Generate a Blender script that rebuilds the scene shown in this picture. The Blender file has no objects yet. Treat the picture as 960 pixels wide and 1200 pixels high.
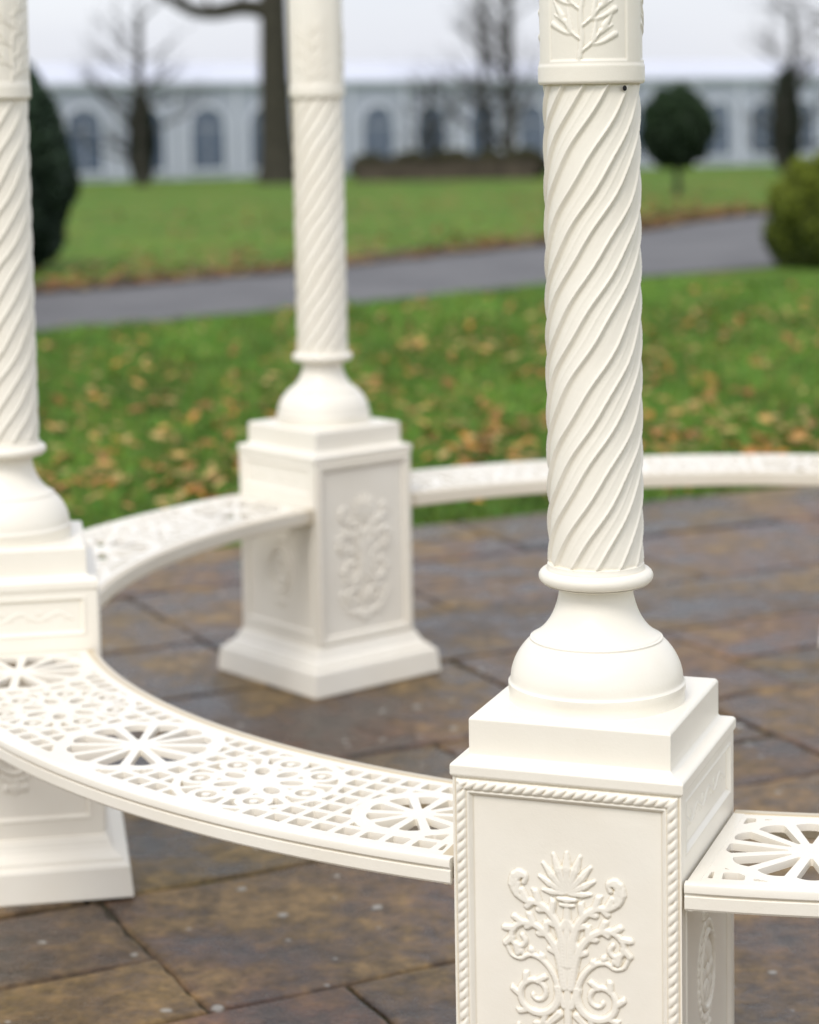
import bpy, math, random
import numpy as np
from mathutils import Matrix, Vector
random.seed(7); RNG=np.random.default_rng(11)
scene=bpy.context.scene
COL=scene.collection
scene.view_settings.view_transform='Standard'
scene.view_settings.look='None'
scene.view_settings.exposure=0

# ------------------------------------------------------------------ fitted layout (metres)
EYE=1.45
OX,OY=0.789,4.440          # ring centre
RING=1.580                 # pedestal circle radius
TH0=-1.9223                # direction of nearest pedestal
HX,HY=0.1563,0.163         # pedestal half sizes (tangential, radial)
H_RING,H_BAND,H_LIP,H_SEAT=0.817,1.473,0.590,0.459
RO,RI=1.7520,1.4360
STEP=math.pi/3

def terrain(y):
    y=np.asarray(y,float)
    t=np.clip(y-25,0,75)
    return -0.013-0.018*np.where(t<6,t*t/12,t-3)

# ------------------------------------------------------------------ helpers
def link(o,parent=None):
    COL.objects.link(o)
    if parent is not None: o.parent=parent
    return o
def mesh_obj(name,verts,faces,mat=None,smooth=False,parent=None,cols=None,mats=None,fmat=None):
    me=bpy.data.meshes.new(name)
    verts=np.asarray(verts,float)
    if isinstance(faces,np.ndarray) and faces.ndim==2:
        n,k=faces.shape
        me.vertices.add(len(verts)); me.vertices.foreach_set('co',verts.ravel())
        me.loops.add(n*k); me.loops.foreach_set('vertex_index',faces.ravel().astype(np.int32))
        me.polygons.add(n); me.polygons.foreach_set('loop_start',np.arange(0,n*k,k,dtype=np.int32))
        me.update(calc_edges=True)
    else:
        me.from_pydata([tuple(v) for v in verts],[],[tuple(int(i) for i in f) for f in faces]); me.update()
    if cols is not None:
        a=me.color_attributes.new('col','FLOAT_COLOR','POINT')
        c=np.ones((len(verts),4)); c[:,:3]=cols
        a.data.foreach_set('color',c.ravel())
    for m in (mats if mats else ([mat] if mat else [])): me.materials.append(m)
    if fmat is not None: me.polygons.foreach_set('material_index',np.asarray(fmat,dtype=np.int32))
    me.polygons.foreach_set('use_smooth',np.full(len(me.polygons),smooth))
    me.update()
    o=bpy.data.objects.new(name,me)
    return link(o,parent)
def smooth_angle(o,deg=35):
    me=o.data
    me.polygons.foreach_set('use_smooth',np.full(len(me.polygons),True))
    try: me.set_sharp_from_angle(angle=math.radians(deg))
    except Exception: pass
def bevel(o,w=0.003,seg=2):
    m=o.modifiers.new('bevel','BEVEL'); m.width=w; m.segments=seg; m.limit_method='ANGLE'; m.angle_limit=math.radians(30)

# ------------------------------------------------------------------ materials
def newmat(name):
    m=bpy.data.materials.new(name); m.use_nodes=True
    nt=m.node_tree; b=nt.nodes['Principled BSDF']; return m,nt,b
def N(nt,t,**k):
    n=nt.nodes.new(t)
    for a,v in k.items(): setattr(n,a,v)
    return n
def noise(nt,scale,detail=4,rough=.55,vec=None):
    n=N(nt,'ShaderNodeTexNoise'); n.inputs['Scale'].default_value=scale; n.inputs['Detail'].default_value=detail; n.inputs['Roughness'].default_value=rough
    if vec is not None: nt.links.new(vec,n.inputs['Vector'])
    return n
def ramp(nt,fac,stops):
    r=N(nt,'ShaderNodeValToRGB'); e=r.color_ramp.elements
    while len(e)<len(stops): e.new(.5)
    for i,(p,c) in enumerate(stops):
        e[i].position=p; e[i].color=(*c,1) if len(c)==3 else c
    nt.links.new(fac,r.inputs['Fac']); return r
def mixc(nt,fac,a,b,mode='MIX'):
    m=N(nt,'ShaderNodeMix',data_type='RGBA',blend_type=mode)
    if isinstance(fac,(int,float)): m.inputs[0].default_value=fac
    else: nt.links.new(fac,m.inputs[0])
    for i,v in ((6,a),(7,b)):
        if isinstance(v,tuple): m.inputs[i].default_value=(*v,1)
        else: nt.links.new(v,m.inputs[i])
    return m.outputs[2]
def math_(nt,op,a,b=None,c=None):
    m=N(nt,'ShaderNodeMath',operation=op)
    for i,v in enumerate((a,b,c)):
        if v is None: continue
        if isinstance(v,(int,float)): m.inputs[i].default_value=v
        else: nt.links.new(v,m.inputs[i])
    return m.outputs[0]
def bump(nt,b,h,strength,dist):
    n=N(nt,'ShaderNodeBump'); n.inputs['Strength'].default_value=strength; n.inputs['Distance'].default_value=dist
    nt.links.new(h,n.inputs['Height']); nt.links.new(n.outputs['Normal'],b.inputs['Normal'])

def mat_cream():
    m,nt,b=newmat('cream_painted_iron')
    tc=N(nt,'ShaderNodeTexCoord')
    n1=noise(nt,5,3,.6,tc.outputs['Object']); n2=noise(nt,60,4,.75,tc.outputs['Object'])
    r=ramp(nt,n1.outputs['Fac'],[(.3,(.868,.818,.708)),(.7,(.905,.866,.768))])
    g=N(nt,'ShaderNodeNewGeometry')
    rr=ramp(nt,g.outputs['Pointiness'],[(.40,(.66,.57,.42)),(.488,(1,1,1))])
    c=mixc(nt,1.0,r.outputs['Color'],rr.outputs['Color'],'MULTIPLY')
    nt.links.new(c,b.inputs['Base Color'])
    rg=ramp(nt,n1.outputs['Fac'],[(.3,(.28,)*3),(.7,(.42,)*3)]); nt.links.new(rg.outputs['Color'],b.inputs['Roughness'])
    b.inputs['Specular IOR Level'].default_value=.45
    bump(nt,b,n2.outputs['Fac'],.22,.0020)
    return m
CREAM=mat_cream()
def simple(name,col,rough=.8,nscale=8,var=.25,bumpd=0.0):
    m,nt,b=newmat(name)
    tc=N(nt,'ShaderNodeTexCoord')
    n=noise(nt,nscale,4,.6,tc.outputs['Object'])
    lo=tuple(c*(1-var) for c in col); hi=tuple(min(1,c*(1+var)) for c in col)
    r=ramp(nt,n.outputs['Fac'],[(.3,lo),(.7,hi)])
    nt.links.new(r.outputs['Color'],b.inputs['Base Color']); b.inputs['Roughness'].default_value=rough
    if bumpd: bump(nt,b,n.outputs['Fac'],.6,bumpd)
    return m
def attrmat(name,rough=.6):
    m,nt,b=newmat(name)
    a=N(nt,'ShaderNodeAttribute',attribute_name='col')
    nt.links.new(a.outputs['Color'],b.inputs['Base Color']); b.inputs['Roughness'].default_value=rough
    b.inputs['Specular IOR Level'].default_value=.25
    return m
LEAFM=attrmat('leaf_litter_mat',.6)
GRASSB=attrmat('grass_blade_mat',.55)
FOLI=attrmat('foliage_mat',.6)
BARK=simple('bark_mat',(.035,.032,.024),.9,6,.4,.02)
DARK=simple('dark_hole_mat',(.01,.01,.01),.8)
def mat_soil():
    m,nt,b=newmat('mossy_joint_mat')
    tc=N(nt,'ShaderNodeTexCoord'); n=noise(nt,3,5,.7,tc.outputs['Object'])
    r=ramp(nt,n.outputs['Fac'],[(.38,(.012,.010,.007)),(.50,(.040,.032,.018)),(.60,(.05,.06,.014)),(.72,(.10,.14,.02))])
    nt.links.new(r.outputs['Color'],b.inputs['Base Color']); b.inputs['Roughness'].default_value=.95
    return m
SOIL=mat_soil()

def mat_grass():
    m,nt,b=newmat('lawn_mat')
    tc=N(nt,'ShaderNodeTexCoord')
    n1=noise(nt,.55,3,.6,tc.outputs['Object']); n2=noise(nt,5,5,.75,tc.outputs['Object']); n3=noise(nt,1.3,5,.72,tc.outputs['Object'])
    r=ramp(nt,n2.outputs['Fac'],[(.3,(.040,.080,.016)),(.5,(.098,.185,.030)),(.70,(.18,.29,.055))])
    r2=ramp(nt,n1.outputs['Fac'],[(.35,(.75,.82,.80)),(.65,(1.22,1.15,1.0))])
    c=mixc(nt,1.0,r.outputs['Color'],r2.outputs['Color'],'MULTIPLY')
    r3=ramp(nt,n3.outputs['Fac'],[(.50,(0,0,0)),(.64,(1,1,1))])
    f=math_(nt,'MULTIPLY',r3.outputs['Color'],.5)
    c=mixc(nt,f,c,(.22,.145,.045))
    nt.links.new(c,b.inputs['Base Color']); b.inputs['Roughness'].default_value=.95
    b.inputs['Specular IOR Level'].default_value=.1
    bump(nt,b,n2.outputs['Fac'],.6,.04)
    return m
def mat_asphalt():
    m,nt,b=newmat('asphalt_mat')
    tc=N(nt,'ShaderNodeTexCoord')
    n1=noise(nt,.9,4,.6,tc.outputs['Object']); n2=noise(nt,60,2,.6,tc.outputs['Object'])
    r=ramp(nt,n1.outputs['Fac'],[(.3,(.095,.093,.095)),(.7,(.150,.147,.147))])
    nt.links.new(r.outputs['Color'],b.inputs['Base Color'])
    b.inputs['Roughness'].default_value=.65; b.inputs['Specular IOR Level'].default_value=.35
    bump(nt,b,n2.outputs['Fac'],.5,.01)
    return m
def mat_stone():
    m,nt,b=newmat('flagstone_mat')
    tc=N(nt,'ShaderNodeTexCoord'); v=tc.outputs['Object']
    a=N(nt,'ShaderNodeAttribute',attribute_name='col')
    n1=noise(nt,3.4,7,.72,v); n2=noise(nt,19,5,.75,v); n3=noise(nt,1.7,6,.72,v); n4=noise(nt,95,2,.7,v)
    m1=ramp(nt,n1.outputs['Fac'],[(.36,(.28,.25,.24)),(.46,(.70,.62,.56)),(.56,(1.25,1.13,1.0)),(.68,(1.95,1.70,1.40))])
    c=mixc(nt,1.0,a.outputs['Color'],m1.outputs['Color'],'MULTIPLY')
    # golden / olive algae stains
    m3=ramp(nt,n3.outputs['Fac'],[(.44,(0,0,0)),(.58,(1,1,1))])
    f=math_(nt,'MULTIPLY',m3.outputs['Color'],.62)
    st=ramp(nt,n1.outputs['Fac'],[(.38,(.034,.025,.010)),(.5,(.130,.088,.026)),(.62,(.235,.165,.055))])
    c=mixc(nt,f,c,st.outputs['Color'])
    m2=ramp(nt,n2.outputs['Fac'],[(.36,(.40,.38,.36)),(.50,(.97,.96,.95)),(.64,(1.6,1.55,1.5))])
    c=mixc(nt,.85,c,m2.outputs['Color'],'MULTIPLY')
    # lichen specks
    vo=N(nt,'ShaderNodeTexVoronoi'); vo.voronoi_dimensions='2D'; vo.inputs['Scale'].default_value=12; nt.links.new(v,vo.inputs['Vector'])
    x=math_(nt,'MULTIPLY_ADD',n2.outputs['Fac'],.40,vo.outputs['Distance'])
    cr=N(nt,'ShaderNodeSeparateColor'); nt.links.new(vo.outputs['Color'],cr.inputs[0])
    x=math_(nt,'MULTIPLY_ADD',cr.outputs[0],.40,x)
    sp=ramp(nt,x,[(.28,(1,1,1)),(.34,(0,0,0))])
    f2=math_(nt,'MULTIPLY',sp.outputs['Color'],.7)
    c=mixc(nt,f2,c,(.42,.41,.37))
    nt.links.new(c,b.inputs['Base Color'])
    rr=ramp(nt,n1.outputs['Fac'],[(.40,(.15,)*3),(.56,(.52,)*3)])
    nt.links.new(rr.outputs['Color'],b.inputs['Roughness'])
    b.inputs['Specular IOR Level'].default_value=.40
    h=math_(nt,'MULTIPLY_ADD',n4.outputs['Fac'],.25,math_(nt,'MULTIPLY_ADD',n1.outputs['Fac'],1.5,n2.outputs['Fac']))
    bump(nt,b,h,.5,.010)
    return m
LAWN=mat_grass(); ASPH=mat_asphalt(); STONE=mat_stone()

# ------------------------------------------------------------------ ground sheets
def strip_sheet(name,mat,xs,ys,z0):
    X,Y=np.meshgrid(xs,ys); Z=terrain(Y)+z0
    v=np.stack([X,Y,Z],-1).reshape(-1,3)
    nx,ny=len(xs),len(ys)
    i=np.arange((ny-1)*(nx-1)); r=i//(nx-1); c=i%(nx-1); a=r*nx+c
    f=np.stack([a,a+1,a+nx+1,a+nx],1)
    return mesh_obj(name,v,f,mat,True)
g=strip_sheet('ground',LAWN,np.array([-600,-60,-20,0,20,60,600.]),np.concatenate([[-60,0,20],np.arange(25,106,3),[200,600,1500.]]),0)
g['kind']='structure'; g['label']='green winter lawn with patches of fallen leaves'

# asphalt path
lo=[(-9,9.6),(-5,12.7),(-2.49,14.7),(-.86,16.0),(1.1,17.8),(2.0,18.6),(3.04,19.3),(3.65,19.7),(6,20.8),(10,22.0),(20,23.5)]
up=[(-10.5,11.5),(-6,15.3),(-3.0,17.7),(-1.06,19.6),(1.41,22.8),(2.7,25.1),(3.6,27.0),(4.6,28.8),(7.5,31.5),(12,33),(22,35)]
def band(name,mat,A,B,z0,sub=12,k=8,rag=0.0):
    def rs(P):
        P=np.array(P,float); t=np.arange(len(P)); tt=np.linspace(0,len(P)-1,(len(P)-1)*sub+1)
        x=np.interp(tt,t,P[:,0]); y=np.interp(tt,t,P[:,1])
        ker=np.ones(9)/9
        xp=np.pad(x,4,mode='reflect',reflect_type='odd'); yp=np.pad(y,4,mode='reflect',reflect_type='odd')
        return np.convolve(xp,ker,'valid'),np.convolve(yp,ker,'valid')
    ax,ay=rs(A); bx,by=rs(B); n=len(ax)
    by=by+rag*RNG.normal(size=n)
    ss=np.linspace(0,1,k+1); V=[]
    for s in ss:
        x=ax*(1-s)+bx*s; y=ay*(1-s)+by*s
        V.append(np.stack([x,y,terrain(y)+z0],1))
    V=np.concatenate(V); F=[]
    for j in range(k):
        for i in range(n-1): F.append((j*n+i,j*n+i+1,(j+1)*n+i+1,(j+1)*n+i))
    return mesh_obj(name,V,np.array(F),mat,True)
p=band('path',ASPH,lo,up,.012); p['kind']='structure'; p['label']='grey asphalt path curving across the lawn'
LITTER=simple('leafy_soil_mat',(.070,.045,.018),.9,5,.6,.03)
up2=[(x-.3,y+.9) for x,y in up]
e=band('path_verge',LITTER,[(x,y) for x,y in up],up2,.020,sub=24,k=2,rag=.22); e['kind']='structure'; e['label']='strip of brown soil and leaves along the path'

# flagstone patio
ANG=math.radians(26); DA=np.array([math.cos(ANG),math.sin(ANG)]); DB=np.array([-math.sin(ANG),math.cos(ANG)]); P0=np.array([.05,7.63])
rows=[0,-.55,-1.20,-1.72,-2.38,-2.98,-3.56,-4.22,-4.80,-5.45,-6.1,-6.75,-7.4,-8.1]
PAL=[(.125,.082,.052),(.145,.098,.060),(.140,.100,.056),(.105,.070,.052),(.150,.106,.056),(.135,.080,.056),(.120,.086,.064),(.120,.088,.044),(.098,.070,.054),(.145,.092,.068)]
V=[];F=[];C=[];FM=[]
rs=random.Random(5)
def slab(a0,a1,b0,b1):
    j=rs.uniform(.0025,.0060); a0+=j;a1-=j;b0+=j;b1-=j
    z=rs.uniform(-.003,.002); bev=.006; col=np.array(rs.choice(PAL))*rs.uniform(.78,1.15)
    n=9
    tx,ty=rs.uniform(-.002,.002),rs.uniform(-.002,.002)
    def loop(ins,zz,wob):
        out=[]
        for (x0,y0,x1,y1) in ((a0+ins,b0+ins,a1-ins,b0+ins),(a1-ins,b0+ins,a1-ins,b1-ins),(a1-ins,b1-ins,a0+ins,b1-ins),(a0+ins,b1-ins,a0+ins,b0+ins)):
            for i in range(n):
                t=i/n; out.append((x0+(x1-x0)*t+wob[len(out)][0],y0+(y1-y0)*t+wob[len(out)][1],zz))
        return out
    wob=[(rs.uniform(-.005,.005),rs.uniform(-.005,.005)) for _ in range(4*n)]
    base=len(V); L=[loop(0,-.012,wob),loop(0,z-.006,wob),loop(bev*.4,z-.002,wob),loop(bev*1.4,z,wob)]
    m=4*n
    for l in L:
        for (a,b,zz) in l:
            w=P0+DA*a+DB*b; V.append((w[0],w[1],zz+(tx*(a-a0)+ty*(b-b0) if zz>-.01 else 0))); C.append(col)
    for k in range(3):
        for i in range(m):
            i2=(i+1)%m; F.append((base+k*m+i,base+k*m+i2,base+(k+1)*m+i2,base+(k+1)*m+i)); FM.append(0)
    F.append([base+3*m+i for i in range(m)]); FM.append(0)
def slabs(a0,a1,b0,b1):
    # now and then two narrow stones share a course
    if rs.random()<.22 and (a1-a0)>.7:
        m=b0+(b1-b0)*rs.uniform(.4,.6); slab(a0,a1,b0,m); slab(a0,a1,m,b1)
    else: slab(a0,a1,b0,b1)
for ri in range(len(rows)-1):
    b1,b0=rows[ri],rows[ri+1]
    anchor=-2.17 if ri==5 else rs.uniform(-.4,.4)
    a=anchor
    while a<6.5:
        w=rs.uniform(.55,1.15); slabs(a,a+w,b0,b1); a+=w
    a=anchor
    while a>-6:
        w=rs.uniform(.55,1.15); slabs(a-w,a,b0,b1); a-=w
base=len(V)
for a,b in ((-6.6,-8.15),(7.2,-8.15),(7.2,.03),(-6.6,.03)):
    w=P0+DA*a+DB*b; V.append((w[0],w[1],-.0085)); C.append((.02,.02,.015))
F.append((base,base+1,base+2,base+3)); FM.append(1)
pt=mesh_obj('patio_pavement',np.array(V),F,None,False,None,np.array(C),[STONE,SOIL],FM)
pt['kind']='structure'; pt['label']='weathered damp flagstone patio with dark mossy joints'

# ------------------------------------------------------------------ relief heightfields
def dist_poly(X,Y,pts,w0,w1,H,acc,groove=.25):
    pts=np.array(pts,float); seg=np.diff(pts,axis=0); L=np.hypot(seg[:,0],seg[:,1]); tot=L.sum(); s=0
    x0,x1=pts[:,0].min()-max(w0,w1),pts[:,0].max()+max(w0,w1); y0,y1=pts[:,1].min()-max(w0,w1),pts[:,1].max()+max(w0,w1)
    idx=np.where((X>=x0)&(X<=x1)&(Y>=y0)&(Y<=y1))
    if len(idx[0])==0: return
    xx=X[idx];yy=Y[idx]; best=np.zeros(xx.shape)
    for i in range(len(seg)):
        if L[i]<1e-9: continue
        t=np.clip(((xx-pts[i,0])*seg[i,0]+(yy-pts[i,1])*seg[i,1])/L[i]**2,0,1)
        d=np.hypot(xx-pts[i,0]-t*seg[i,0],yy-pts[i,1]-t*seg[i,1])
        w=w0+(w1-w0)*(s+t*L[i])/tot
        q=np.clip(1-(d/w)**2,0,1)**.5
        h=H*(w/max(w0,w1))**.5*q*(1-groove*np.exp(-(d/(.28*w))**2))
        best=np.maximum(best,h); s+=L[i]
    acc[idx]=np.maximum(acc[idx],best)
def smoothpts(P,n=6):
    P=np.array(P,float); out=[]
    Q=np.vstack([2*P[0]-P[1],P,2*P[-1]-P[-2]])
    for i in range(1,len(Q)-2):
        for k in range(n):
            t=k/n; a,b,c,d=Q[i-1],Q[i],Q[i+1],Q[i+2]
            out.append(.5*((2*b)+(-a+c)*t+(2*a-5*b+4*c-d)*t*t+(-a+3*b-3*c+d)*t**3))
    out.append(P[-1]); return np.array(out)
def spiral(cx,cy,r0,r1,a0,a1,n=26):
    return [(cx+(r0+(r1-r0)*t)*math.cos(a0+(a1-a0)*t),cy+(r0+(r1-r0)*t)*math.sin(a0+(a1-a0)*t)) for t in np.linspace(0,1,n)]
def petal(S,a,b,w,H,wt=.8):
    a=np.array(a,float);b=np.array(b,float); m=a+(b-a)*.6
    S.append(([a,m],w*.35,w,H)); S.append(([m,b],w,wt,H))
def leafy(S,path,w0,w1,H,side=1,every=4,ln=15,start=.25,end=.92):
    """acanthus frond: swept, overlapping lobes following the stem"""
    P=np.array(path,float); S.append((P,w0,w1,H)); n=len(P)
    for i in range(int(n*start),int(n*end),every):
        d=P[min(i+1,n-1)]-P[i-1]; d/=np.hypot(*d)+1e-9; nrm=np.array([-d[1],d[0]])*side
        t=i/n; L=ln*(1-.40*t)
        a=P[i]; b=a+nrm*L*.40+d*L*.35; c=a+nrm*L*.80+d*L*.70; e=a+nrm*L*.85+d*L*1.1
        S.append(([a,b,c],w0*.75,w0*.68,H*.86)); S.append(([c,e],w0*.68,1.2,H*.78))
def scroll_strokes():
    S=[]
    for ang,ln,w in ((0,54,6.5),(20,54,6.2),(41,50,6.0),(62,43,5.6),(85,33,5)):
        a=math.radians(ang); petal(S,(2*math.sin(a),1043-2*math.cos(a)),(ln*math.sin(a)*.95,1043-ln*math.cos(a)),w,7.5,2.2)
    S.append(([(0,1050),(11,1049)],4,3,9)); S.append(([(0,1057),(8,1057)],3.5,2.5,8))
    S.append(([(0,1050),(0,1095),(0,1135)],3.5,8,8)); S.append(([(0,1135),(0,1300)],6,4,7))
    leafy(S,smoothpts([(4,1135),(8,1100),(19,1074),(37,1059),(55,1056),(69,1046),(73,1031),(65,1020),(55,1024),(57,1033)],8),6.5,3.4,8,-1,7,17,.15,.8)
    leafy(S,smoothpts([(4,1135),(8,1100),(19,1074),(37,1059),(55,1056),(69,1046)],8),6.5,3.4,8,1,8,12,.3,.85)
    leafy(S,smoothpts([(4,1165),(12,1125),(26,1100),(45,1087),(61,1087),(73,1098),(73,1112),(63,1118),(56,1111),(60,1103)],8),6.5,3.4,8,-1,7,14,.15,.75)
    leafy(S,smoothpts([(4,1165),(12,1125),(26,1100),(45,1087),(61,1087)],8),6.5,3.4,8,1,8,11,.3,.85)
    S.append((smoothpts([(5,1190),(18,1152),(34,1133),(50,1128),(62,1134),(74,1131),(80,1120)]),5,2.4,7))
    for q in ((30,1136),(44,1129),(58,1131)): petal(S,q,(q[0]+7,q[1]-12),4.4,6)
    leafy(S,spiral(42,1178,31,5,math.radians(200),math.radians(-330),60),6,2.8,8,1,6,13,.15,.62)
    S.append(([(12,1202),(26,1216),(44,1218)],6,3,7))
    leafy(S,spiral(36,1245,26,5,math.radians(160),math.radians(600),60),6,2.8,8,1,7,10,.2,.5)
    leafy(S,smoothpts([(4,1298),(20,1286),(40,1280),(58,1263),(70,1240),(66,1222)],8),6,2.6,7,1,6,13,.2,.85)
    petal(S,(0,1278),(0,1312),7,8); petal(S,(0,1280),(14,1304),5,7); petal(S,(0,1276),(24,1294),4.5,6)
    return S
def face_grid(W,z0,z1,step=.0014):
    nx=int(2*W/step)+1; nz=int((z1-z0)/step)+1
    xs=np.linspace(-W,W,nx); zs=np.linspace(z0,z1,nz)
    return np.meshgrid(xs,zs)
def smst(x,a,b):
    t=np.clip((x-a)/(b-a),0,1); return t*t*(3-2*t)
BZ0,BZ1=.108,.574
def rope(c,s,r=.0068,p=.0135,H=.0055):
    q=np.clip(1-(c/r)**2,0,1)**.5
    ph=np.abs(np.sin(math.pi*(s/p+c/r*.45)))
    return H*q*(.35+.65*ph**.55)
def relief_radial(W):
    X,Z=face_grid(W,BZ0,BZ1)
    dx=W-np.abs(X); dt=BZ1-Z; db=Z-BZ0; d=np.minimum(dx,np.minimum(dt,db))
    h=np.zeros_like(X)
    c=.0115
    vert=(dx<=dt)&(dx<=db)
    hr=np.where(vert,rope(dx-c,Z*np.sign(X+1e-9)),rope(np.minimum(dt,db)-c,X))
    h+=hr
    h-=.0025*np.exp(-((d-.0035)/.0012)**2)
    h-=.0055*smst(d,.0225,.0270)
    h+=.0018*np.exp(-((d-.021)/.0012)**2)
    h+=.0006*np.sin(X*31+Z*17)*np.sin(Z*23-X*9)*smst(d,.03,.05)
    acc=np.zeros_like(X)
    k=.00102; xa=np.abs(X)/k; ya=985+(.486-Z)/k
    for pts,w0,w1,H in scroll_strokes():
        dist_poly(xa,ya,pts,w0,w1,H,acc,.2)
    return X,Z,h+acc*k*.72
def relief_side(W):
    X,Z=face_grid(W,BZ0,BZ1)
    h=np.zeros_like(X)
    def panel(z0,z1,m=.026):
        d=np.minimum(W-m-np.abs(X),np.minimum(z1-Z,Z-z0))
        return -.0045*smst(d,0,.005)+.002*np.exp(-((d+.002)/.0015)**2)
    h+=panel(.492,.556); h+=panel(.145,.410)
    acc=np.zeros_like(X)
    xa=X*1000; za=(Z-.524)*1000
    wv=[(t,7*math.sin(t/11)) for t in np.linspace(-115,115,90)]
    dist_poly(xa,za,wv,2.2,2.2,1.6,acc,.1)
    for q in np.arange(-104,110,17.3):
        s=-1 if int(round((q+104)/17.3))%2 else 1
        dist_poly(xa,za,spiral(q,s*-4,6,1.5,0,6.5,18),1.8,1.4,1.5,acc,.1)
    acc*=.001
    cz=.285; rx=X/.040; rz=(Z-cz)/.052; rr=np.hypot(rx,rz); an=np.arctan2(rz,rx)
    acc=np.maximum(acc,.005*np.clip(1-((rr-1.0)/.09)**2,0,1)**.5)
    acc=np.maximum(acc,.0035*np.clip(1-((rr-1.25)/.11)**2,0,1)**.5*(.35+.65*np.abs(np.cos(an*14))))
    acc=np.maximum(acc,.006*np.clip(1-(rr/.20)**2,0,1)**.5)
    acc=np.maximum(acc,.0045*np.clip(np.abs(np.cos(an*4)),0,1)**.6*np.clip(1-((rr-.52)/.28)**2,0,1)**.5)
    for sz in (.080,-.080):
        for dxx,rd in ((0,.012),(.016,.008),(-.016,.008)):
            r2=np.hypot(X-dxx,Z-cz-sz); a2=np.arctan2(Z-cz-sz,X-dxx)
            acc=np.maximum(acc,.0045*(.5+.5*np.abs(np.cos(a2*2.5)))*np.clip(1-(r2/rd)**2,0,1)**.5)
    return X,Z,h+acc
def build_body():
    hx=HX-.0033; hy=HY-.0033
    Vs=[];Fs=[];o=0
    for (W,D,fn,rot) in ((hx,hy,relief_radial,0),(hy,hx,relief_side,90),(hx,hy,relief_radial,180),(hy,hx,relief_side,270)):
        X,Z,h=fn(W)
        nz,nx=X.shape
        P=np.stack([X,-(D+h),Z],-1).reshape(-1,3)
        a=math.radians(rot); R=np.array([[math.cos(a),-math.sin(a),0],[math.sin(a),math.cos(a),0],[0,0,1]])
        P=P@R.T
        i=np.arange((nz-1)*(nx-1)); r=i//(nx-1); c=i%(nx-1); q=r*nx+c+o
        Fs.append(np.stack([q,q+1,q+nx+1,q+nx],1)); Vs.append(P); o+=len(P)
    return np.concatenate(Vs),np.concatenate(Fs)
def rect_loft(prof,hx,hy,cap_top=True,cap_bot=True):
    V=[];F=[]
    for off,z in prof:
        x=hx+off;y=hy+off
        V+=[(-x,-y,z),(x,-y,z),(x,y,z),(-x,y,z)]
    for k in range(len(prof)-1):
        for i in range(4):
            j=(i+1)%4; F.append((k*4+i,k*4+j,(k+1)*4+j,(k+1)*4+i))
    if cap_top: n=len(prof)-1; F.append((n*4,n*4+1,n*4+2,n*4+3))
    if cap_bot: F.append((3,2,1,0))
    return V,F
def lathe(prof,n=96,capt=True,capb=True):
    V=[];F=[]
    for r,z in prof:
        for i in range(n):
            a=2*math.pi*i/n; V.append((r*math.cos(a),r*math.sin(a),z))
    for k in range(len(prof)-1):
        for i in range(n):
            j=(i+1)%n; F.append((k*n+i,k*n+j,(k+1)*n+j,(k+1)*n+i))
    if capt: m=len(prof)-1; F.append([m*n+i for i in range(n)])
    if capb: F.append([n-1-i for i in range(n)])
    return V,F

# ------------------------------------------------------------------ gazebo
gazebo=bpy.data.objects.new('gazebo',None); link(gazebo); gazebo.location=(OX,OY,0.0)
gazebo['label']='cream cast-iron gazebo with twisted columns, ornate pedestals and openwork curved benches'; gazebo['category']='gazebo'

bv,bf=build_body()
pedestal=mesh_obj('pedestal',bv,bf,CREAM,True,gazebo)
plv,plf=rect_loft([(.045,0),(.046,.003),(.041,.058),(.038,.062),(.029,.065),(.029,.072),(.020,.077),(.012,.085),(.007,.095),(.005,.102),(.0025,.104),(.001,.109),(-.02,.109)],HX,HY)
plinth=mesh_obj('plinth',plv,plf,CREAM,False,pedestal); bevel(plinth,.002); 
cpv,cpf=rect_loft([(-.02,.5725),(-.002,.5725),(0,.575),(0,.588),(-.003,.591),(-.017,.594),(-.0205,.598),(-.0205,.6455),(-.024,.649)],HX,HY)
cap=mesh_obj('pedestal_cap',cpv,cpf,CREAM,False,pedestal); bevel(cap,.0015)

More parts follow.
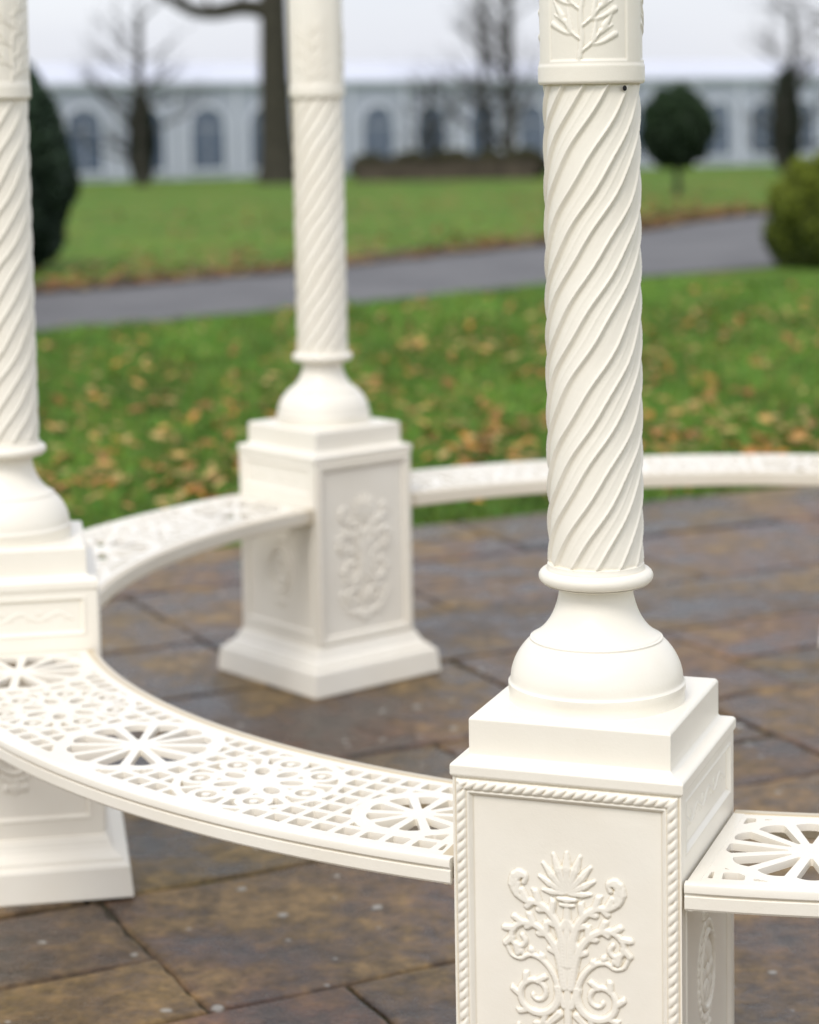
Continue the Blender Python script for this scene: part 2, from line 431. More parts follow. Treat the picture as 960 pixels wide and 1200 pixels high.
# column base moulding
def cr_prof(P,n=5): return [tuple(q) for q in smoothpts(P,n)]
bp=[(.1185,.648),(.1185,.662),(.1195,.664),(.1195,.672),(.1170,.6745)]
bp+=cr_prof([(.1165,.676),(.1150,.688),(.1110,.7005),(.1050,.7120),(.0975,.7220),(.0905,.7290)])
bp+=[(.0895,.7300),(.0895,.7325),(.0865,.7335)]
bp+=cr_prof([(.0860,.7345),(.0795,.7385),(.0715,.7455),(.0640,.7550),(.0580,.7660),(.0535,.7780),(.0505,.7900),(.0495,.8000)])
bp+=[(.0495,.8035)]
bvv,bff=lathe(bp)
shaft_z0=.832
def spiral_shaft(z0,z1,n=12,rise=.60,nth=312,dz=.0024):
    nz=int((z1-z0)/dz); zs=np.linspace(z0,z1,nz); th=np.linspace(0,2*math.pi,nth,endpoint=False)
    T,Z=np.meshgrid(th,zs)
    wob=.055*np.sin(Z*23+np.sin(T*2)*1.3)+.035*np.sin(Z*61+T)
    q=n*T/(2*math.pi)-n*Z/rise+wob
    x=np.mod(q,1.0); idx=np.mod(np.floor(q),n)
    p=.10+.50*(x/.80)**1.6+.36*np.exp(-((x-.80)/.060)**2)
    drop=np.clip((x-.82)/.18,0,1)
    p=np.where(x>.82,(p*(1-drop)**1.2+.10*drop),p)
    p+=.12*np.exp(-((x-.34)/.06)**2)*(.6+.4*np.sin(idx*2.1))
    edge=smst(np.minimum(Z-z0,z1-Z),0,.006)
    R=(.0592+.0060*p)-.002*(1-edge)
    P=np.stack([R*np.cos(T),R*np.sin(T),Z],-1).reshape(-1,3)
    i=np.arange((nz-1)*nth); r=i//nth; c=i%nth; a=r*nth+c; b=r*nth+(c+1)%nth
    return P,np.stack([a,b,b+nth,a+nth],1)
sv,sf=spiral_shaft(shaft_z0,H_BAND+.004)
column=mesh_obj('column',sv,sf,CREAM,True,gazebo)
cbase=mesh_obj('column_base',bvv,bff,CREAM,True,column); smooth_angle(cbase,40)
colp=[(.044,.800),(.0500,.801),(.060,.8025),(.0700,.806)]
for t in np.linspace(-.5,.5,11):
    a=t*math.pi; colp.append((.0665+.0105*math.cos(a),.8165+.0100*math.sin(a)))
colp+=[(.0655,.8285),(.0650,.8335),(.0600,.8345)]
cv,cf=lathe(colp); collar=mesh_obj('collar',cv,cf,CREAM,True,column); smooth_angle(collar,40)
# relief band
def band_mesh():
    nth=300; prof_z=np.concatenate([[H_BAND,H_BAND+.001,H_BAND+.003],np.arange(H_BAND+.005,H_BAND+.30,.0018)])
    th=np.linspace(0,2*math.pi,nth,endpoint=False); T,Z=np.meshgrid(th,prof_z); zz=Z-H_BAND
    R=np.full_like(T,.0690)
    R+=.0012*(1-smst(zz,.024,.026)); 
    R-=.003*(1-smst(zz,0,.002))
    acc=np.zeros_like(T)
    for q in range(3):
        ang=math.radians(-79+120*q)
        U=((T-ang+math.pi)%(2*math.pi)-math.pi)*.068
        xs=U*1000; ys=zz*1000
        d=np.minimum(.056-np.abs(U),zz-.030)
        R-=.0018*smst(d,0,.0022)
        st=[(smoothpts([(-10,34),(-7,58),(-8,92),(-2,130),(0,190)]),3.2,1.8)]
        for i,(y,s) in enumerate(((42,1),(56,-1),(74,1),(94,-1),(112,1),(132,-1),(152,1))):
            st.append((smoothpts([(-7,y),(s*14-7,y+12),(s*34-6,y+38)]),1.9,2.0))
            st.append((smoothpts([(s*11-7,y+9),(s*24-6,y+11),(s*44-6,y+22)]),1.4,4.0))
            st.append(([(s*29-6,y+32),(s*42-6,y+52)],4.6,.9)); st.append(([(s*16-7,y+15),(s*19-7,y+42)],3.8,.9)); st.append(([(s*24-6,y+25),(s*41-6,y+34)],3.6,.9))
        for pts,w0,w1 in st: dist_poly(xs,ys,pts,w0,w1,2.4,acc,.15)
    R+=acc*.001
    P=np.stack([R*np.cos(T),R*np.sin(T),Z],-1).reshape(-1,3); nz=len(prof_z)
    i=np.arange((nz-1)*nth); r=i//nth; c=i%nth; a=r*nth+c; b=r*nth+(c+1)%nth
    F=np.stack([a,b,b+nth,a+nth],1)
    base=len(P); inner=np.stack([.055*np.cos(th),.055*np.sin(th),np.full(nth,H_BAND+.0005)],1)
    P=np.vstack([P,inner]); j=np.arange(nth); k=(j+1)%nth
    F=np.vstack([F,np.stack([base+j,base+k,k,j],1)])
    return P,F
v,f=band_mesh(); bandm=mesh_obj('relief_band',v,f,CREAM,True,column); smooth_angle(bandm,45)
v,f=spiral_shaft(H_BAND+.29,2.30,dz=.005); ush=mesh_obj('upper_shaft',v,f,CREAM,True,column)
v,f=lathe([(.06,2.29),(.076,2.295),(.078,2.305),(.07,2.315),(.066,2.33),(.075,2.35),(.095,2.37),(.10,2.38),(.10,2.40)]); capi=mesh_obj('capital',v,f,CREAM,True,column); smooth_angle(capi,40)

# ------------------------------------------------------------------ bench (marching squares plate)
RM=.5*(RO+RI)
def halfang(r): return math.pi/6-np.arcsin(.1575/r)
def bench_plate():
    NU,NR=470,112
    us=np.linspace(-1,1,NU); rs_=np.linspace(RI+.008,RO-.008,NR)
    U,R=np.meshgrid(us,rs_); HA=halfang(R); A=U*HA
    X=R*np.sin(A); Y=-R*np.cos(A)
    S=A*RM
    dend=(1-np.abs(U))*HA*R
    Fd=np.maximum(.019-(R-RI),.019-(RO-R)); Fd=np.maximum(Fd,.022-dend)
    pr=.0375
    fr=np.abs(((R-RM)/pr)%1-.5)*pr
    fs=np.abs(((S)/pr)%1-.5)*pr*R/RM
    latt=np.maximum(.0057-fr,.0057-fs)
    inside=np.zeros_like(Fd,bool)
    med=np.full_like(Fd,-1.0)
    for kind,sc_,RR in ((0,-.545,.134),(1,-.272,.124),(0,.0,.134),(1,.285,.130),(0,.572,.096)):
        a0=sc_/RM; cx,cy=RM*math.sin(a0),-RM*math.cos(a0)
        dx=X-cx; dy=Y-cy; d=np.hypot(dx,dy)
        lx=dx*math.cos(a0)+dy*math.sin(a0); ly=-dx*math.sin(a0)+dy*math.cos(a0); an=np.arctan2(ly,lx)
        sel=d<RR
        inside|=sel
        m=.0072-np.abs(d-(RR-.0062))
        if kind==0:
            ns=12 if RR>.1 else 10; q=np.abs((an/(2*math.pi)*ns)%1-.5)*2*math.pi/ns*d
            m=np.maximum(m,.0055+.022*d-q); m=np.maximum(m,.22*RR-d)
            qb=np.abs((an/(2*math.pi)*ns+.5)%1-.5)*2*math.pi/ns*d
            m=np.maximum(m,.0072-(RR-.0135-d)+(qb/.016)**2*.004*(RR/.13))
        else:
            ns=7; aa=((an/(2*math.pi)*ns)%1-.5)*2*math.pi/ns
            px=d*np.cos(aa)-.050; py=d*np.sin(aa)
            m=np.maximum(m,.0062-np.abs(np.hypot(px/1.6,py)-.0175)); m=np.maximum(m,.020-d)
            ab=((an/(2*math.pi)*ns+.5)%1-.5)*2*math.pi/ns
            qx=d*np.cos(ab)-.093; qy=d*np.sin(ab)
            m=np.maximum(m,.0060-np.abs(np.hypot(qx,qy)-.0220)); m=np.maximum(m,.0066-np.hypot(qx,qy))
            m=np.maximum(m,np.where(d>.082,.0056-np.abs(d*np.sin(aa)),-1))
        med=np.where(sel,m,med)
    G=np.where(inside,med,latt)
    Fd=np.maximum(Fd,G)
    Fd[0,:]=.01;Fd[-1,:]=.01;Fd[:,0]=.01;Fd[:,-1]=.01
    vid={};V=[];F=[];W=[]
    def gv(i,j):
        k=(0,i,j)
        if k not in vid: vid[k]=len(V); V.append((X[i,j],Y[i,j]))
        return vid[k]
    def ev(i,j,i2,j2):
        if (i2,j2)<(i,j): i,j,i2,j2=i2,j2,i,j
        k=(1,i,j,i2,j2)
        if k not in vid:
            a=Fd[i,j];b=Fd[i2,j2]; t=a/(a-b); t=min(.98,max(.02,t))
            vid[k]=len(V); V.append((X[i,j]+(X[i2,j2]-X[i,j])*t,Y[i,j]+(Y[i2,j2]-Y[i,j])*t))
        return vid[k]
    SG=Fd>0
    for i in range(NR-1):
        for j in range(NU-1):
            c=[(i,j),(i,j+1),(i+1,j+1),(i+1,j)]
            s=[SG[q] for q in c]
            n=sum(s)
            if n==0: continue
            if n==4: F.append([gv(*q) for q in c]); continue
            if n==2 and s[0]==s[2]:
                for k in range(4):
                    if s[k]:
                        a=c[k];b=c[(k+1)%4];d=c[(k-1)%4]
                        e1=ev(*a,*b);e2=ev(*a,*d); F.append([gv(*a),e1,e2]); W.append((e1,e2))
                continue
            poly=[];cr=[]
            for k in range(4):
                a=c[k];b=c[(k+1)%4]
                if s[k]: poly.append(gv(*a))
                if s[k]!=s[(k+1)%4]:
                    e=ev(*a,*b); poly.append(e); cr.append((e,s[k]))
            F.append(poly)
            ex=[e for e,q in cr if q][0]; en=[e for e,q in cr if not q][0]
            W.append((ex,en))
    for j in range(NU-1): W.append((gv(0,j),gv(0,j+1))); W.append((gv(NR-1,j+1),gv(NR-1,j)))
    n=len(V); T=.010
    VV=[(x,y,H_SEAT) for x,y in V]+[(x,y,H_SEAT-T) for x,y in V]
    FF=[list(reversed(f)) for f in F]
    FF+= [[q+n for q in f] for f in F]
    FF+= [(a,b,b+n,a+n) for a,b in W]
    return VV,FF
v,f=bench_plate()
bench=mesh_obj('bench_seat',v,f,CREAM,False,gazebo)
def bench_rim():
    V=[];F=[]
    def sweep(prof,path):
        base=len(V);n=len(prof)
        for fn in path:
            for o_,z in prof: V.append((*fn(o_),H_SEAT+z))
        for i in range(len(path)-1):
            for k in range(n):
                k2=(k+1)%n; F.append((base+i*n+k,base+i*n+k2,base+(i+1)*n+k2,base+(i+1)*n+k))
        F.append([base+k for k in range(n)][::-1]); F.append([base+(len(path)-1)*n+k for k in range(n)])
    prof=[(-.0155,.0012),(-.0025,.0014),(-.0007,.0006),(0,-.0012),(0,-.0095),(-.001,-.011),(-.0035,-.0118),(-.0035,-.0145),(-.002,-.016),(-.002,-.031),(-.004,-.034),(-.009,-.034),(-.011,-.030),(-.011,-.011),(-.0155,-.0108)]
    K=72
    for (RR,sgn) in ((RO,1),(RI,-1)):
        path=[]
        for u in np.linspace(-1,1,K):
            def fn(o_,u=u):
                r=RR+sgn*o_; a=u*halfang(RR); return (r*math.sin(a),-r*math.cos(a))
            path.append(fn)
        sweep(prof,path)
    for s in (-1,1):
        path=[]
        for r in np.linspace(RI+.004,RO-.004,8):
            def fn(o_,r=r):
                a=s*(halfang(r)+(o_-.0004)/r); return (r*math.sin(a),-r*math.cos(a))
            path.append(fn)
        sweep([(o_,z-.0006) for o_,z in prof],path)
    return V,F
v,f=bench_rim(); rim=mesh_obj('bench_rim',v,f,CREAM,True,bench); smooth_angle(rim,30)

def place(o,th,r):
    o.location=(r*math.cos(th),r*math.sin(th),0); o.rotation_euler=(0,0,th+math.pi/2)
def dup(root,kids,parent):
    c=root.copy(); COL.objects.link(c); c.parent=parent
    for k in kids:
        q=k.copy(); COL.objects.link(q); q.parent=c
    return c
place(pedestal,TH0,RING); place(column,TH0,RING)
bench.rotation_euler=(0,0,TH0-STEP/2+math.pi/2)
pk=[plinth,cap]; ck=[cbase,collar,bandm,ush,capi]
cols_=[column]
for i in range(1,6):
    th=TH0+i*STEP
    place(dup(pedestal,pk,gazebo),th,RING)
    c=dup(column,ck,gazebo); place(c,th,RING); cols_.append(c)
    b=dup(bench,[rim],gazebo); b.rotation_euler=(0,0,th-STEP/2+math.pi/2)
bh_v,bh_f=lathe([(.0001,0),(.0032,0),(.0036,.0006),(.0030,.0012),(.0001,.0010)],16,False,False)
bo0=None
for o in cols_:
    if bo0 is None: bo=bo0=mesh_obj('bolt_hole',bh_v,bh_f,DARK,True,o)
    else: bo=bo0.copy(); COL.objects.link(bo); bo.parent=o
    a=math.radians(-34)
    bo.location=(.0655*math.cos(a),.0655*math.sin(a),H_BAND-.006); bo.rotation_euler=(0,math.pi/2,a)

# ------------------------------------------------------------------ grass blades
n=150000
Y=7.0+11*RNG.random(n)**1.25; X=RNG.uniform(-1,1,n)*(.23*Y+.5)
bb=(X-P0[0])*DB[0]+(Y-P0[1])*DB[1]
lox=np.array(lo)
k=(bb>.02)&(Y<np.interp(X,lox[:,0],lox[:,1])-.03); X=X[k];Y=Y[k]; n=len(X)
h=RNG.uniform(.02,.065,n); a=RNG.uniform(0,2*math.pi,n); w=.005*(1+(Y-7)*.08); ln=RNG.uniform(-.02,.02,(n,2))
clump=np.sin(X*7+np.sin(Y*5)*2)*np.sin(Y*6.3+X*2)
big=np.sin(X*1.7+.6)*np.sin(Y*1.3+X*.7)
z0=np.full(n,-.013)
v=np.empty((n,3,3)); v[:,0]=np.stack([X-w*np.cos(a),Y-w*np.sin(a),z0],1); v[:,1]=np.stack([X+w*np.cos(a),Y+w*np.sin(a),z0],1); v[:,2]=np.stack([X+ln[:,0],Y+ln[:,1],z0+h*(1+.3*clump)],1)
br=RNG.uniform(.5,1.55,n)
c=np.stack([RNG.uniform(.095,.165,n),RNG.uniform(.185,.285,n),RNG.uniform(.025,.055,n)],1)*((1+.32*clump+.15*big)*br)[:,None]
gb=mesh_obj('grass',v.reshape(-1,3),np.arange(3*n).reshape(-1,3),GRASSB,False,None,np.repeat(c,3,0))
gb['kind']='stuff'; gb['label']='short green grass blades growing on the lawn'
def leaves(name,X,Y,Z,size,cols,mat,tilt=.5,parent=None):
    n=len(X); ang=RNG.uniform(0,2*math.pi,n)
    shape=np.array([(-1,0,0),(-.3,.45,.12),(.4,.38,.10),(1,0,.05),(.4,-.38,.12),(-.3,-.45,.10)])
    s=size[:,None,None]; P=shape[None]*s
    tx=RNG.uniform(-tilt,tilt,n); ty=RNG.uniform(-tilt,tilt,n)
    z=P[:,:,2]+P[:,:,0]*np.sin(tx)[:,None]+P[:,:,1]*np.sin(ty)[:,None]
    x=P[:,:,0]*np.cos(ang)[:,None]-P[:,:,1]*np.sin(ang)[:,None]; y=P[:,:,0]*np.sin(ang)[:,None]+P[:,:,1]*np.cos(ang)[:,None]
    v=np.stack([x+X[:,None],y+Y[:,None],z+Z[:,None]],-1).reshape(-1,3)
    f=np.arange(n*6).reshape(-1,6)
    return mesh_obj(name,v,f,mat,False,parent,np.repeat(cols,6,0))
def leafcol(n):
    pal=np.array([(.48,.21,.045),(.36,.16,.045),(.55,.33,.10),(.24,.11,.03),(.55,.39,.14)])
    return pal[RNG.integers(0,5,n)]*RNG.uniform(.65,1.15,(n,1))
cen=[(-1.35,9.4,.7),(-1.0,10.6,.8),(-1.6,8.6,.5),(-.6,8.6,.45),(.35,9.2,.6),(.9,9.6,.7),(1.7,10.2,.8),(1.9,9.2,.6),(2.2,12.5,.9),(-1.9,12.2,.8),(.6,12.6,1.0),(1.3,13.8,1.0),(-.4,14.2,1.0),(2.4,14.6,1.0),(-.2,11.3,.6),(1.6,8.7,.4)]
XX=[];YY=[]
for cx,cy,s in cen:
    m=int(80+50*RNG.random()); XX.append(RNG.normal(cx,s,m)); YY.append(RNG.normal(cy,s*.7,m))
m=1300; yy=RNG.uniform(7.3,17,m); XX.append(RNG.uniform(-1,1,m)*(.23*yy+.4)); YY.append(yy)
X=np.concatenate(XX);Y=np.concatenate(YY); bb=(X-P0[0])*DB[0]+(Y-P0[1])*DB[1]
k=(bb>.03)&(Y<np.interp(X,lox[:,0],lox[:,1])-.1); X=X[k];Y=Y[k]
l=leaves('fallen_leaves',X,Y,RNG.uniform(.0,.045,len(X)),RNG.uniform(.024,.052,len(X)),leafcol(len(X)),LEAFM)
l['kind']='stuff'; l['label']='orange and brown fallen leaves scattered on grass'
n=5200; t=RNG.uniform(0,len(up)-1.01,n); U=np.array(up); i=t.astype(int); fr=(t-i)[:,None]
Q=U[i]*(1-fr)+U[i+1]*fr; Q[:,1]+=RNG.exponential(1.3,n)-.15
far=RNG.random(n)<.25; Q[far,1]+=RNG.uniform(0,18,far.sum())
l2=leaves('leaf_litter',Q[:,0],Q[:,1],terrain(Q[:,1])+.05,RNG.uniform(.03,.07,n),leafcol(n)*.55,LEAFM)
l2['kind']='stuff'; l2['label']='brown leaf litter along the verge of the path'

# ------------------------------------------------------------------ shrubs
def shrub(name,x,y,z0,cz,rx,rz,nl,cols_lo,cols_hi,leaf,label,cat,trunk_h=None):
    g0=float(terrain(y))
    e=bpy.data.objects.new(name,None); link(e); e.location=(x,y,g0); e['label']=label; e['category']=cat
    u=RNG.normal(size=(nl,3)); u/=np.linalg.norm(u,axis=1)[:,None]
    bumpy=1+.06*np.sin(u[:,0]*9+u[:,2]*7)+.05*np.sin(u[:,1]*11+u[:,2]*5+1)
    rr=(1-.22*RNG.random(nl)**2)*bumpy
    P=u*rr[:,None]*np.array([rx,rx,rz])
    P[:,2]+=cz; k=P[:,2]>z0; P=P[k];u=u[k];rr=rr[k]; m=len(P)
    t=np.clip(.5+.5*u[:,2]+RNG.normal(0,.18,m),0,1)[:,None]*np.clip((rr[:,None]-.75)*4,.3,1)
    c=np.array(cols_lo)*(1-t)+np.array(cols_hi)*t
    a=RNG.normal(size=(m,3)); a/=np.linalg.norm(a,axis=1)[:,None]; b=np.cross(a,RNG.normal(size=(m,3))); b/=np.linalg.norm(b,axis=1)[:,None]
    s=leaf*RNG.uniform(.6,1.3,m)[:,None]
    v=np.stack([P-a*s,P+b*s*.5,P+a*s,P-b*s*.5],1).reshape(-1,3)
    mesh_obj('crown',v,np.arange(m*4).reshape(-1,4),FOLI,False,e,np.repeat(c,4,0))
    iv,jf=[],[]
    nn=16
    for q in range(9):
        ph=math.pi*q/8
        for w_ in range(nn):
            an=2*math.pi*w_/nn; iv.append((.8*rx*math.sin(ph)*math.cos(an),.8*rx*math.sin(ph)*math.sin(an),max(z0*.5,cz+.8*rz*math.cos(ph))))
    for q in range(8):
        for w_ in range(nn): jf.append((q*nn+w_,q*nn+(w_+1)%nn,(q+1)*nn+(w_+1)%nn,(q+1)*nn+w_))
    core=mesh_obj('dark_core',iv,jf,None,True,e,np.tile(np.array(cols_lo)*.6,(len(iv),1))); core.data.materials.append(FOLI)  # solid ellipsoid added inside the leaves; inner shade put into its dark colour
    if trunk_h:
        v,f=lathe([(.08,-.05),(.06,.1),(.05,trunk_h*.6),(.045,trunk_h)],10); mesh_obj('trunk',v,f,BARK,True,e)
    return e
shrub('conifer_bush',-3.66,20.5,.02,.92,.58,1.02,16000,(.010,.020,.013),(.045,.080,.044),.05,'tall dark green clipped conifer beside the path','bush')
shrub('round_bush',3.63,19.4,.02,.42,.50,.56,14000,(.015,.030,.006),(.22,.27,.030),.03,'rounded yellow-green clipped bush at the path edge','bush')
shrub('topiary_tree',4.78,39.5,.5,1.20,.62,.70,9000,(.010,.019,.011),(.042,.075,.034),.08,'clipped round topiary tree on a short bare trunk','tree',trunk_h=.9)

# ------------------------------------------------------------------ bare trees
def tree(name,x,y,h,r0,seed,label,limbs=None,depth=4,spread=.6,first=.35,dark=BARK,bough=None):
    rn=random.Random(seed); g0=float(terrain(y))
    e=bpy.data.objects.new(name,None); link(e); e.location=(x,y,g0); e['label']=label; e['category']='tree'
    TV,TF,CV,CF=[],[],[],[]
    def tube(V,F,pts,rad,ns):
        base=len(V)
        for i,p in enumerate(pts):
            d=(pts[min(i+1,len(pts)-1)]-pts[max(i-1,0)]).normalized()
            a=d.orthogonal().normalized(); b=d.cross(a)
            for k in range(ns):
                t=2*math.pi*k/ns; V.append(tuple(p+(a*math.cos(t)+b*math.sin(t))*rad[i]))
        for i in range(len(pts)-1):
            for k in range(ns):
                k2=(k+1)%ns; F.append((base+i*ns+k,base+i*ns+k2,base+(i+1)*ns+k2,base+(i+1)*ns+k))
    def grow(p,d,L,r,lev):
        n=5; pts=[p];rad=[r]; dd=d.copy()
        for i in range(n):
            dd=(dd+Vector((rn.uniform(-.22,.22),rn.uniform(-.22,.22),rn.uniform(-.08,.16)))).normalized()
            p=p+dd*(L/n); pts.append(p); rad.append(r*(1-.55*(i+1)/n))
        tube(CV,CF,pts,rad,6 if lev>1 else 4)
        if lev==0: return
        for i in range(rn.randint(3,5)):
            k=rn.randint(2,n); az=rn.uniform(0,2*math.pi)
            nd=(dd+Vector((math.cos(az),math.sin(az),rn.uniform(-.1,.5)))*spread*1.3).normalized()
            grow(pts[k],nd,L*rn.uniform(.5,.75),rad[k]*.6,lev-1)
    pts=[];rad=[];n=12
    for i in range(n+1):
        t=i/n; pts.append(Vector((math.sin(t*4+seed)*.06*h*.1,math.cos(t*3+seed)*.06*h*.1,-.15+h*t))); rad.append(r0*((1-.45*t)+ .35*math.exp(-t*18)))
    tube(TV,TF,pts,rad,12)
    for i in range(n+1):
        if i/n>first:
            for _ in range(2):
                az=rn.uniform(0,2*math.pi)
                grow(pts[i],Vector((math.cos(az),math.sin(az),rn.uniform(.2,.9))).normalized(),h*rn.uniform(.25,.4)*(1.15-i/n*.6),rad[i]*.38,depth-2)
    if limbs:
        for (hh,d,L,r) in limbs: 
            i=int(hh/h*n); grow(pts[i],Vector(d).normalized(),L,r,2)
    if bough:
        P=[Vector((a,0,b)) for a,b in smoothpts(bough[0],5)]; m=len(P)
        rd=[bough[1]+(bough[2]-bough[1])*i/(m-1) for i in range(m)]
        tube(CV,CF,P,rd,8)
        for i in range(6,m,5): grow(P[i],Vector((rn.uniform(-.7,.1),rn.uniform(-.4,.4),rn.uniform(.2,1))).normalized(),rn.uniform(.8,1.6),rd[i]*.4,1)
    mesh_obj('trunk',TV,TF,dark,True,e); mesh_obj('crown',CV,CF,dark,True,e)
    return e
BARK2=simple('trunk_bark_mat',(.038,.034,.023),.9,5,.45,.03)
tree('bare_tree',-3.43,60,9,.49,3,'large bare winter tree with thick dark trunk on the lawn',limbs=[(5.6,(-.9,.2,.5),4,.16)],first=.66,dark=BARK2,
     bough=([(0,4.55),(-.8,4.72),(-1.6,4.60),(-2.2,4.66),(-2.8,4.98),(-3.4,5.35),(-4.3,5.55)],.27,.10))
tree('bare_tree.001',-7.1,60,4.6,.16,9,'slender bare young tree on the lawn',first=.12,spread=.35)
tree('bare_tree.002',2.9,63,5.5,.18,12,'bare branching tree near the low wall',first=.12,spread=.6)
tree('bare_tree.003',.7,66,3.0,.12,21,'small bare tree near the low wall',first=.1,spread=.8)
tree('bare_tree.004',11.4,66,4.8,.14,31,'bare tree with drooping branches on the lawn',first=.12,spread=.7)
tree('bare_tree.005',15.5,60,11,.4,41,'large bare winter tree with thick dark trunk on the lawn',limbs=[(3.9,(-1,0,.05),4.5,.10),(5,(-1,.2,.1),5,.14)],first=.5,dark=BARK2)
tree('bare_tree.006',10.6,63,2.6,.10,47,'small bare tree near the low wall',first=.1,spread=.8)
tree('bare_tree.007',2.2,64,5.2,.13,57,'bare branching tree near the low wall',first=.15,spread=.5)
shrub('conifer_bush.001',11.2,66,.02,1.5,.42,1.5,5000,(.010,.018,.012),(.03,.05,.03),.09,'narrow dark conifer standing on the lawn','bush')
shrub('conifer_bush.002',-7.15,60.5,.02,1.25,.36,1.25,5000,(.012,.018,.012),(.03,.045,.03),.09,'narrow dark conifer standing on the lawn','bush')
WALLM=simple('old_wall_mat',(.07,.055,.04),.9,3,.5,.04)
def box(x0,x1,y0,y1,z0,z1):
    return [(x0,y0,z0),(x1,y0,z0),(x1,y1,z0),(x0,y1,z0),(x0,y0,z1),(x1,y0,z1),(x1,y1,z1),(x0,y1,z1)],[(3,2,1,0),(4,5,6,7),(0,1,5,4),(1,2,6,5),(2,3,7,6),(3,0,4,7)]
g0=float(terrain(60))
V=[];F=[]
def addbox(V,F,*a):
    v,f=box(*a); b=len(V); V+=v; F+=[tuple(i+b for i in q) for q in f]
addbox(V,F,-1.4,3.5,0,.35,-.1,.45)
wl=mesh_obj('low_wall',V,F,WALLM,False); wl.location=(0,60,g0); bevel(wl,.02); wl['label']='low dark stone garden wall on the lawn'; wl['category']='wall'
V=[];F=[]; addbox(V,F,-1.5,3.6,-.05,.40,.455,.52); cop=mesh_obj('coping',V,F,WALLM,False,wl); bevel(cop,.02)
for i,(xx,s) in enumerate(((-1.0,.35),(0.1,.40),(1.3,.42),(2.3,.36),(3.2,.45))):
    shrub('garden_shrub.%03d'%(i+1),xx,61,.02,.40,s*1.6,s,1800,(.016,.018,.008),(.08,.08,.03),.07,'low brownish shrub growing behind the garden wall','shrub')

# ------------------------------------------------------------------ marquee building
MW=simple('marquee_fabric_mat',(.43,.455,.545),.6,.3,.06)
MR=simple('marquee_roof_mat',(.62,.645,.72),.6,.3,.04)
WG=simple('marquee_window_mat',(.10,.13,.20),.35,.5,.25)
WF=simple('marquee_frame_mat',(.70,.72,.80),.5,2,.05)
mq=bpy.data.objects.new('marquee',None); link(mq); mq.location=(-10.1,70,0); mq.rotation_euler=(0,0,math.atan2(15,22.5))
mq['label']='long white marquee hall with a row of arched windows'; mq['category']='marquee'
L0,L1=-26,70; zb=-1.6; ze=2.31
V=[];F=[]; addbox(V,F,L0,L1,0,10,zb,ze-.12); w=mesh_obj('wall',V,F,MW,False,mq)
V=[(L0-.2,-.15,ze-.12),(L1+.2,-.15,ze-.12),(L1+.2,-.15,ze),(L0-.2,-.15,ze),(L0-.2,5,ze+.7),(L1+.2,5,ze+.7),(L0-.2,10.2,ze),(L1+.2,10.2,ze),(L0-.2,10.2,ze-.12),(L1+.2,10.2,ze-.12)]
F=[(0,1,2,3),(3,2,5,4),(4,5,7,6),(6,7,9,8),(0,8,9,1),(0,3,4,6,8),(1,9,7,5,2)]
mesh_obj('roof',V,F,MR,False,mq)
def arch(w_,h_,y,n=12):
    pts=[(-w_,0),(w_,0)]
    for i in range(n+1):
        a=math.pi*i/n; pts.append((w_*math.cos(a),h_-w_+w_*math.sin(a)))
    return [(p[0],y,p[1]) for p in pts]
WW=.60
pv=arch(WW,2.0,-.02); win=mesh_obj('window',pv,[list(range(len(pv)))[::1]],WG,False,mq)
ov=arch(WW+.10,2.12,-.05); iv=arch(WW,2.0,-.05); n=len(ov); V=ov+iv+[(a,0,c) for a,b,c in ov]+[(a,0,c) for a,b,c in iv]
V=[(a,b,c-(.10 if i%n<2 and (i//n)%2==0 else 0)) for i,(a,b,c) in enumerate(V)]
F=[]
for i in range(n):
    j=(i+1)%n; F+=[(i,j,n+j,n+i),(i,2*n+i,2*n+j,j),(n+i,n+j,3*n+j,3*n+i)]
addbox(V,F,-.015,.015,-.045,-.025,.0,1.98); addbox(V,F,-WW,WW,-.043,-.027,1.30,1.33)
frm=mesh_obj('window_frame',V,F,WF,False,win)
V=[];F=[]; addbox(V,F,-.05,.05,-.06,-.002,zb,ze-.13)
post=mesh_obj('wall_post',V,F,WF,False,mq)
sp_=2.19; xs0=0.02
for i in range(-11,31):
    if i==-11: o=win; pp=post
    else:
        o=win.copy(); COL.objects.link(o); o.parent=mq
        q=frm.copy(); COL.objects.link(q); q.parent=o
        pp=post.copy(); COL.objects.link(pp); pp.parent=mq
    o.location=(xs0+i*sp_,0,-.48-.012*max(0,i))
    pp.location=(xs0+(i-.5)*sp_,0,0)

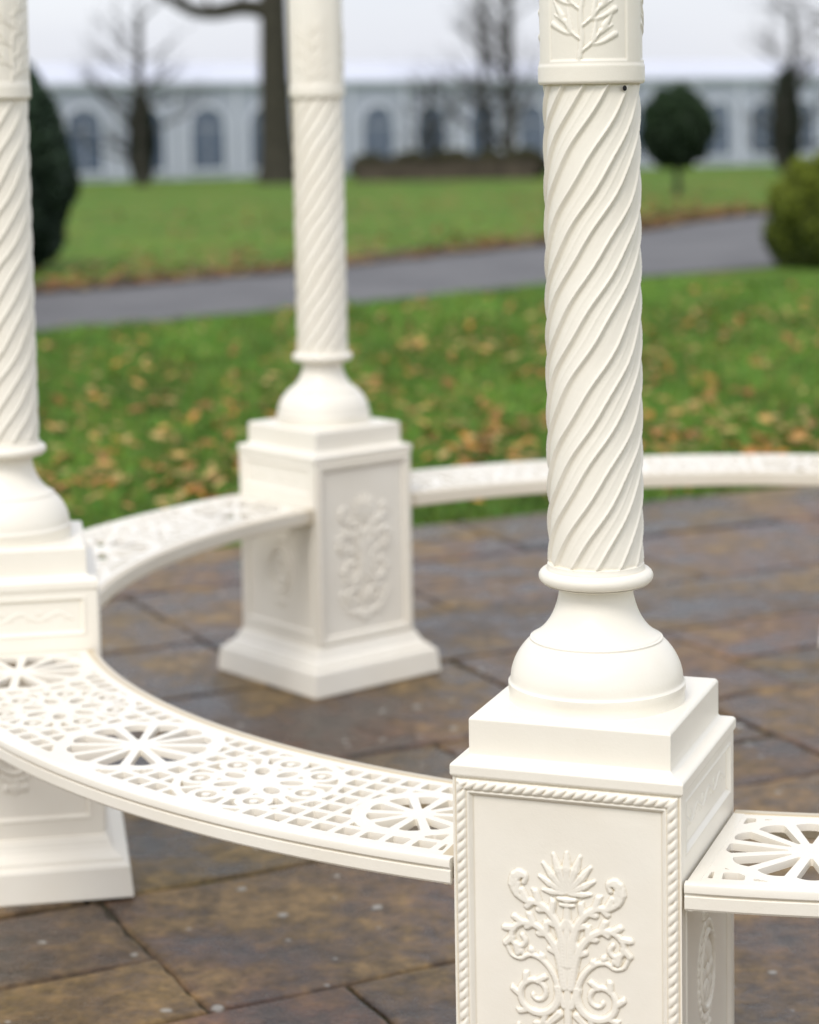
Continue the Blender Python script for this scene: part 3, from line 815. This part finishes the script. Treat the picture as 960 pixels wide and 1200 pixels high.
# ------------------------------------------------------------------ light
w=bpy.data.worlds.new('World'); scene.world=w; w.use_nodes=True; nt=w.node_tree; nt.nodes.clear()
sky=nt.nodes.new('ShaderNodeTexSky'); sky.sky_type='NISHITA'; sky.sun_disc=False
SE=math.radians(50); AZ=math.radians(205)
sky.sun_elevation=SE; sky.sun_rotation=AZ; sky.dust_density=3
b1=nt.nodes.new('ShaderNodeBackground'); b1.inputs['Strength'].default_value=.05; nt.links.new(sky.outputs[0],b1.inputs['Color'])
tc=nt.nodes.new('ShaderNodeTexCoord'); nz=nt.nodes.new('ShaderNodeTexNoise'); nz.inputs['Scale'].default_value=2.2; nz.inputs['Detail'].default_value=4
mp=nt.nodes.new('ShaderNodeMapping'); mp.inputs['Scale'].default_value=(1,1,4); nt.links.new(tc.outputs['Generated'],mp.inputs['Vector']); nt.links.new(mp.outputs['Vector'],nz.inputs['Vector'])
cr=nt.nodes.new('ShaderNodeValToRGB'); cr.color_ramp.elements[0].position=.35; cr.color_ramp.elements[0].color=(.75,.77,.85,1); cr.color_ramp.elements[1].position=.65; cr.color_ramp.elements[1].color=(.91,.92,.96,1)
nt.links.new(nz.outputs['Fac'],cr.inputs['Fac'])
b2=nt.nodes.new('ShaderNodeBackground'); b2.inputs['Strength'].default_value=.94; nt.links.new(cr.outputs[0],b2.inputs['Color'])
ad=nt.nodes.new('ShaderNodeAddShader'); out=nt.nodes.new('ShaderNodeOutputWorld')
nt.links.new(b1.outputs[0],ad.inputs[0]); nt.links.new(b2.outputs[0],ad.inputs[1]); nt.links.new(ad.outputs[0],out.inputs['Surface'])
sd=bpy.data.lights.new('sun','SUN'); sd.energy=1.5; sd.angle=math.radians(20); sd.color=(1,.965,.91)
so=bpy.data.objects.new('sun',sd); link(so)
tosun=Vector((math.sin(AZ)*math.cos(SE),math.cos(AZ)*math.cos(SE),math.sin(SE)))
so.rotation_euler=tosun.to_track_quat('Z','Y').to_euler()

# ------------------------------------------------------------------ camera
f_px=2614.45; pitch=.0956; roll=.0169; py=373.75
cd=bpy.data.cameras.new('camera'); cam=bpy.data.objects.new('camera',cd); link(cam); scene.camera=cam
cd.sensor_fit='VERTICAL'; cd.sensor_height=36; cd.sensor_width=28.8; cd.lens=f_px/1200*36
cd.shift_y=-(600-py)/1200
cd.clip_end=4000; cd.clip_start=.05
R0=Vector((1,0,0)); U0=Vector((0,math.sin(pitch),math.cos(pitch))); Fw=Vector((0,math.cos(pitch),-math.sin(pitch)))
c,s=math.cos(roll),math.sin(roll)
Rt=R0*c-U0*s; Up=R0*s+U0*c
M=Matrix((( Rt.x,Up.x,-Fw.x,0),(Rt.y,Up.y,-Fw.y,0),(Rt.z,Up.z,-Fw.z,EYE),(0,0,0,1)))
cam.matrix_world=M
cd.dof.use_dof=True; cd.dof.focus_distance=2.86; cd.dof.aperture_fstop=3.4
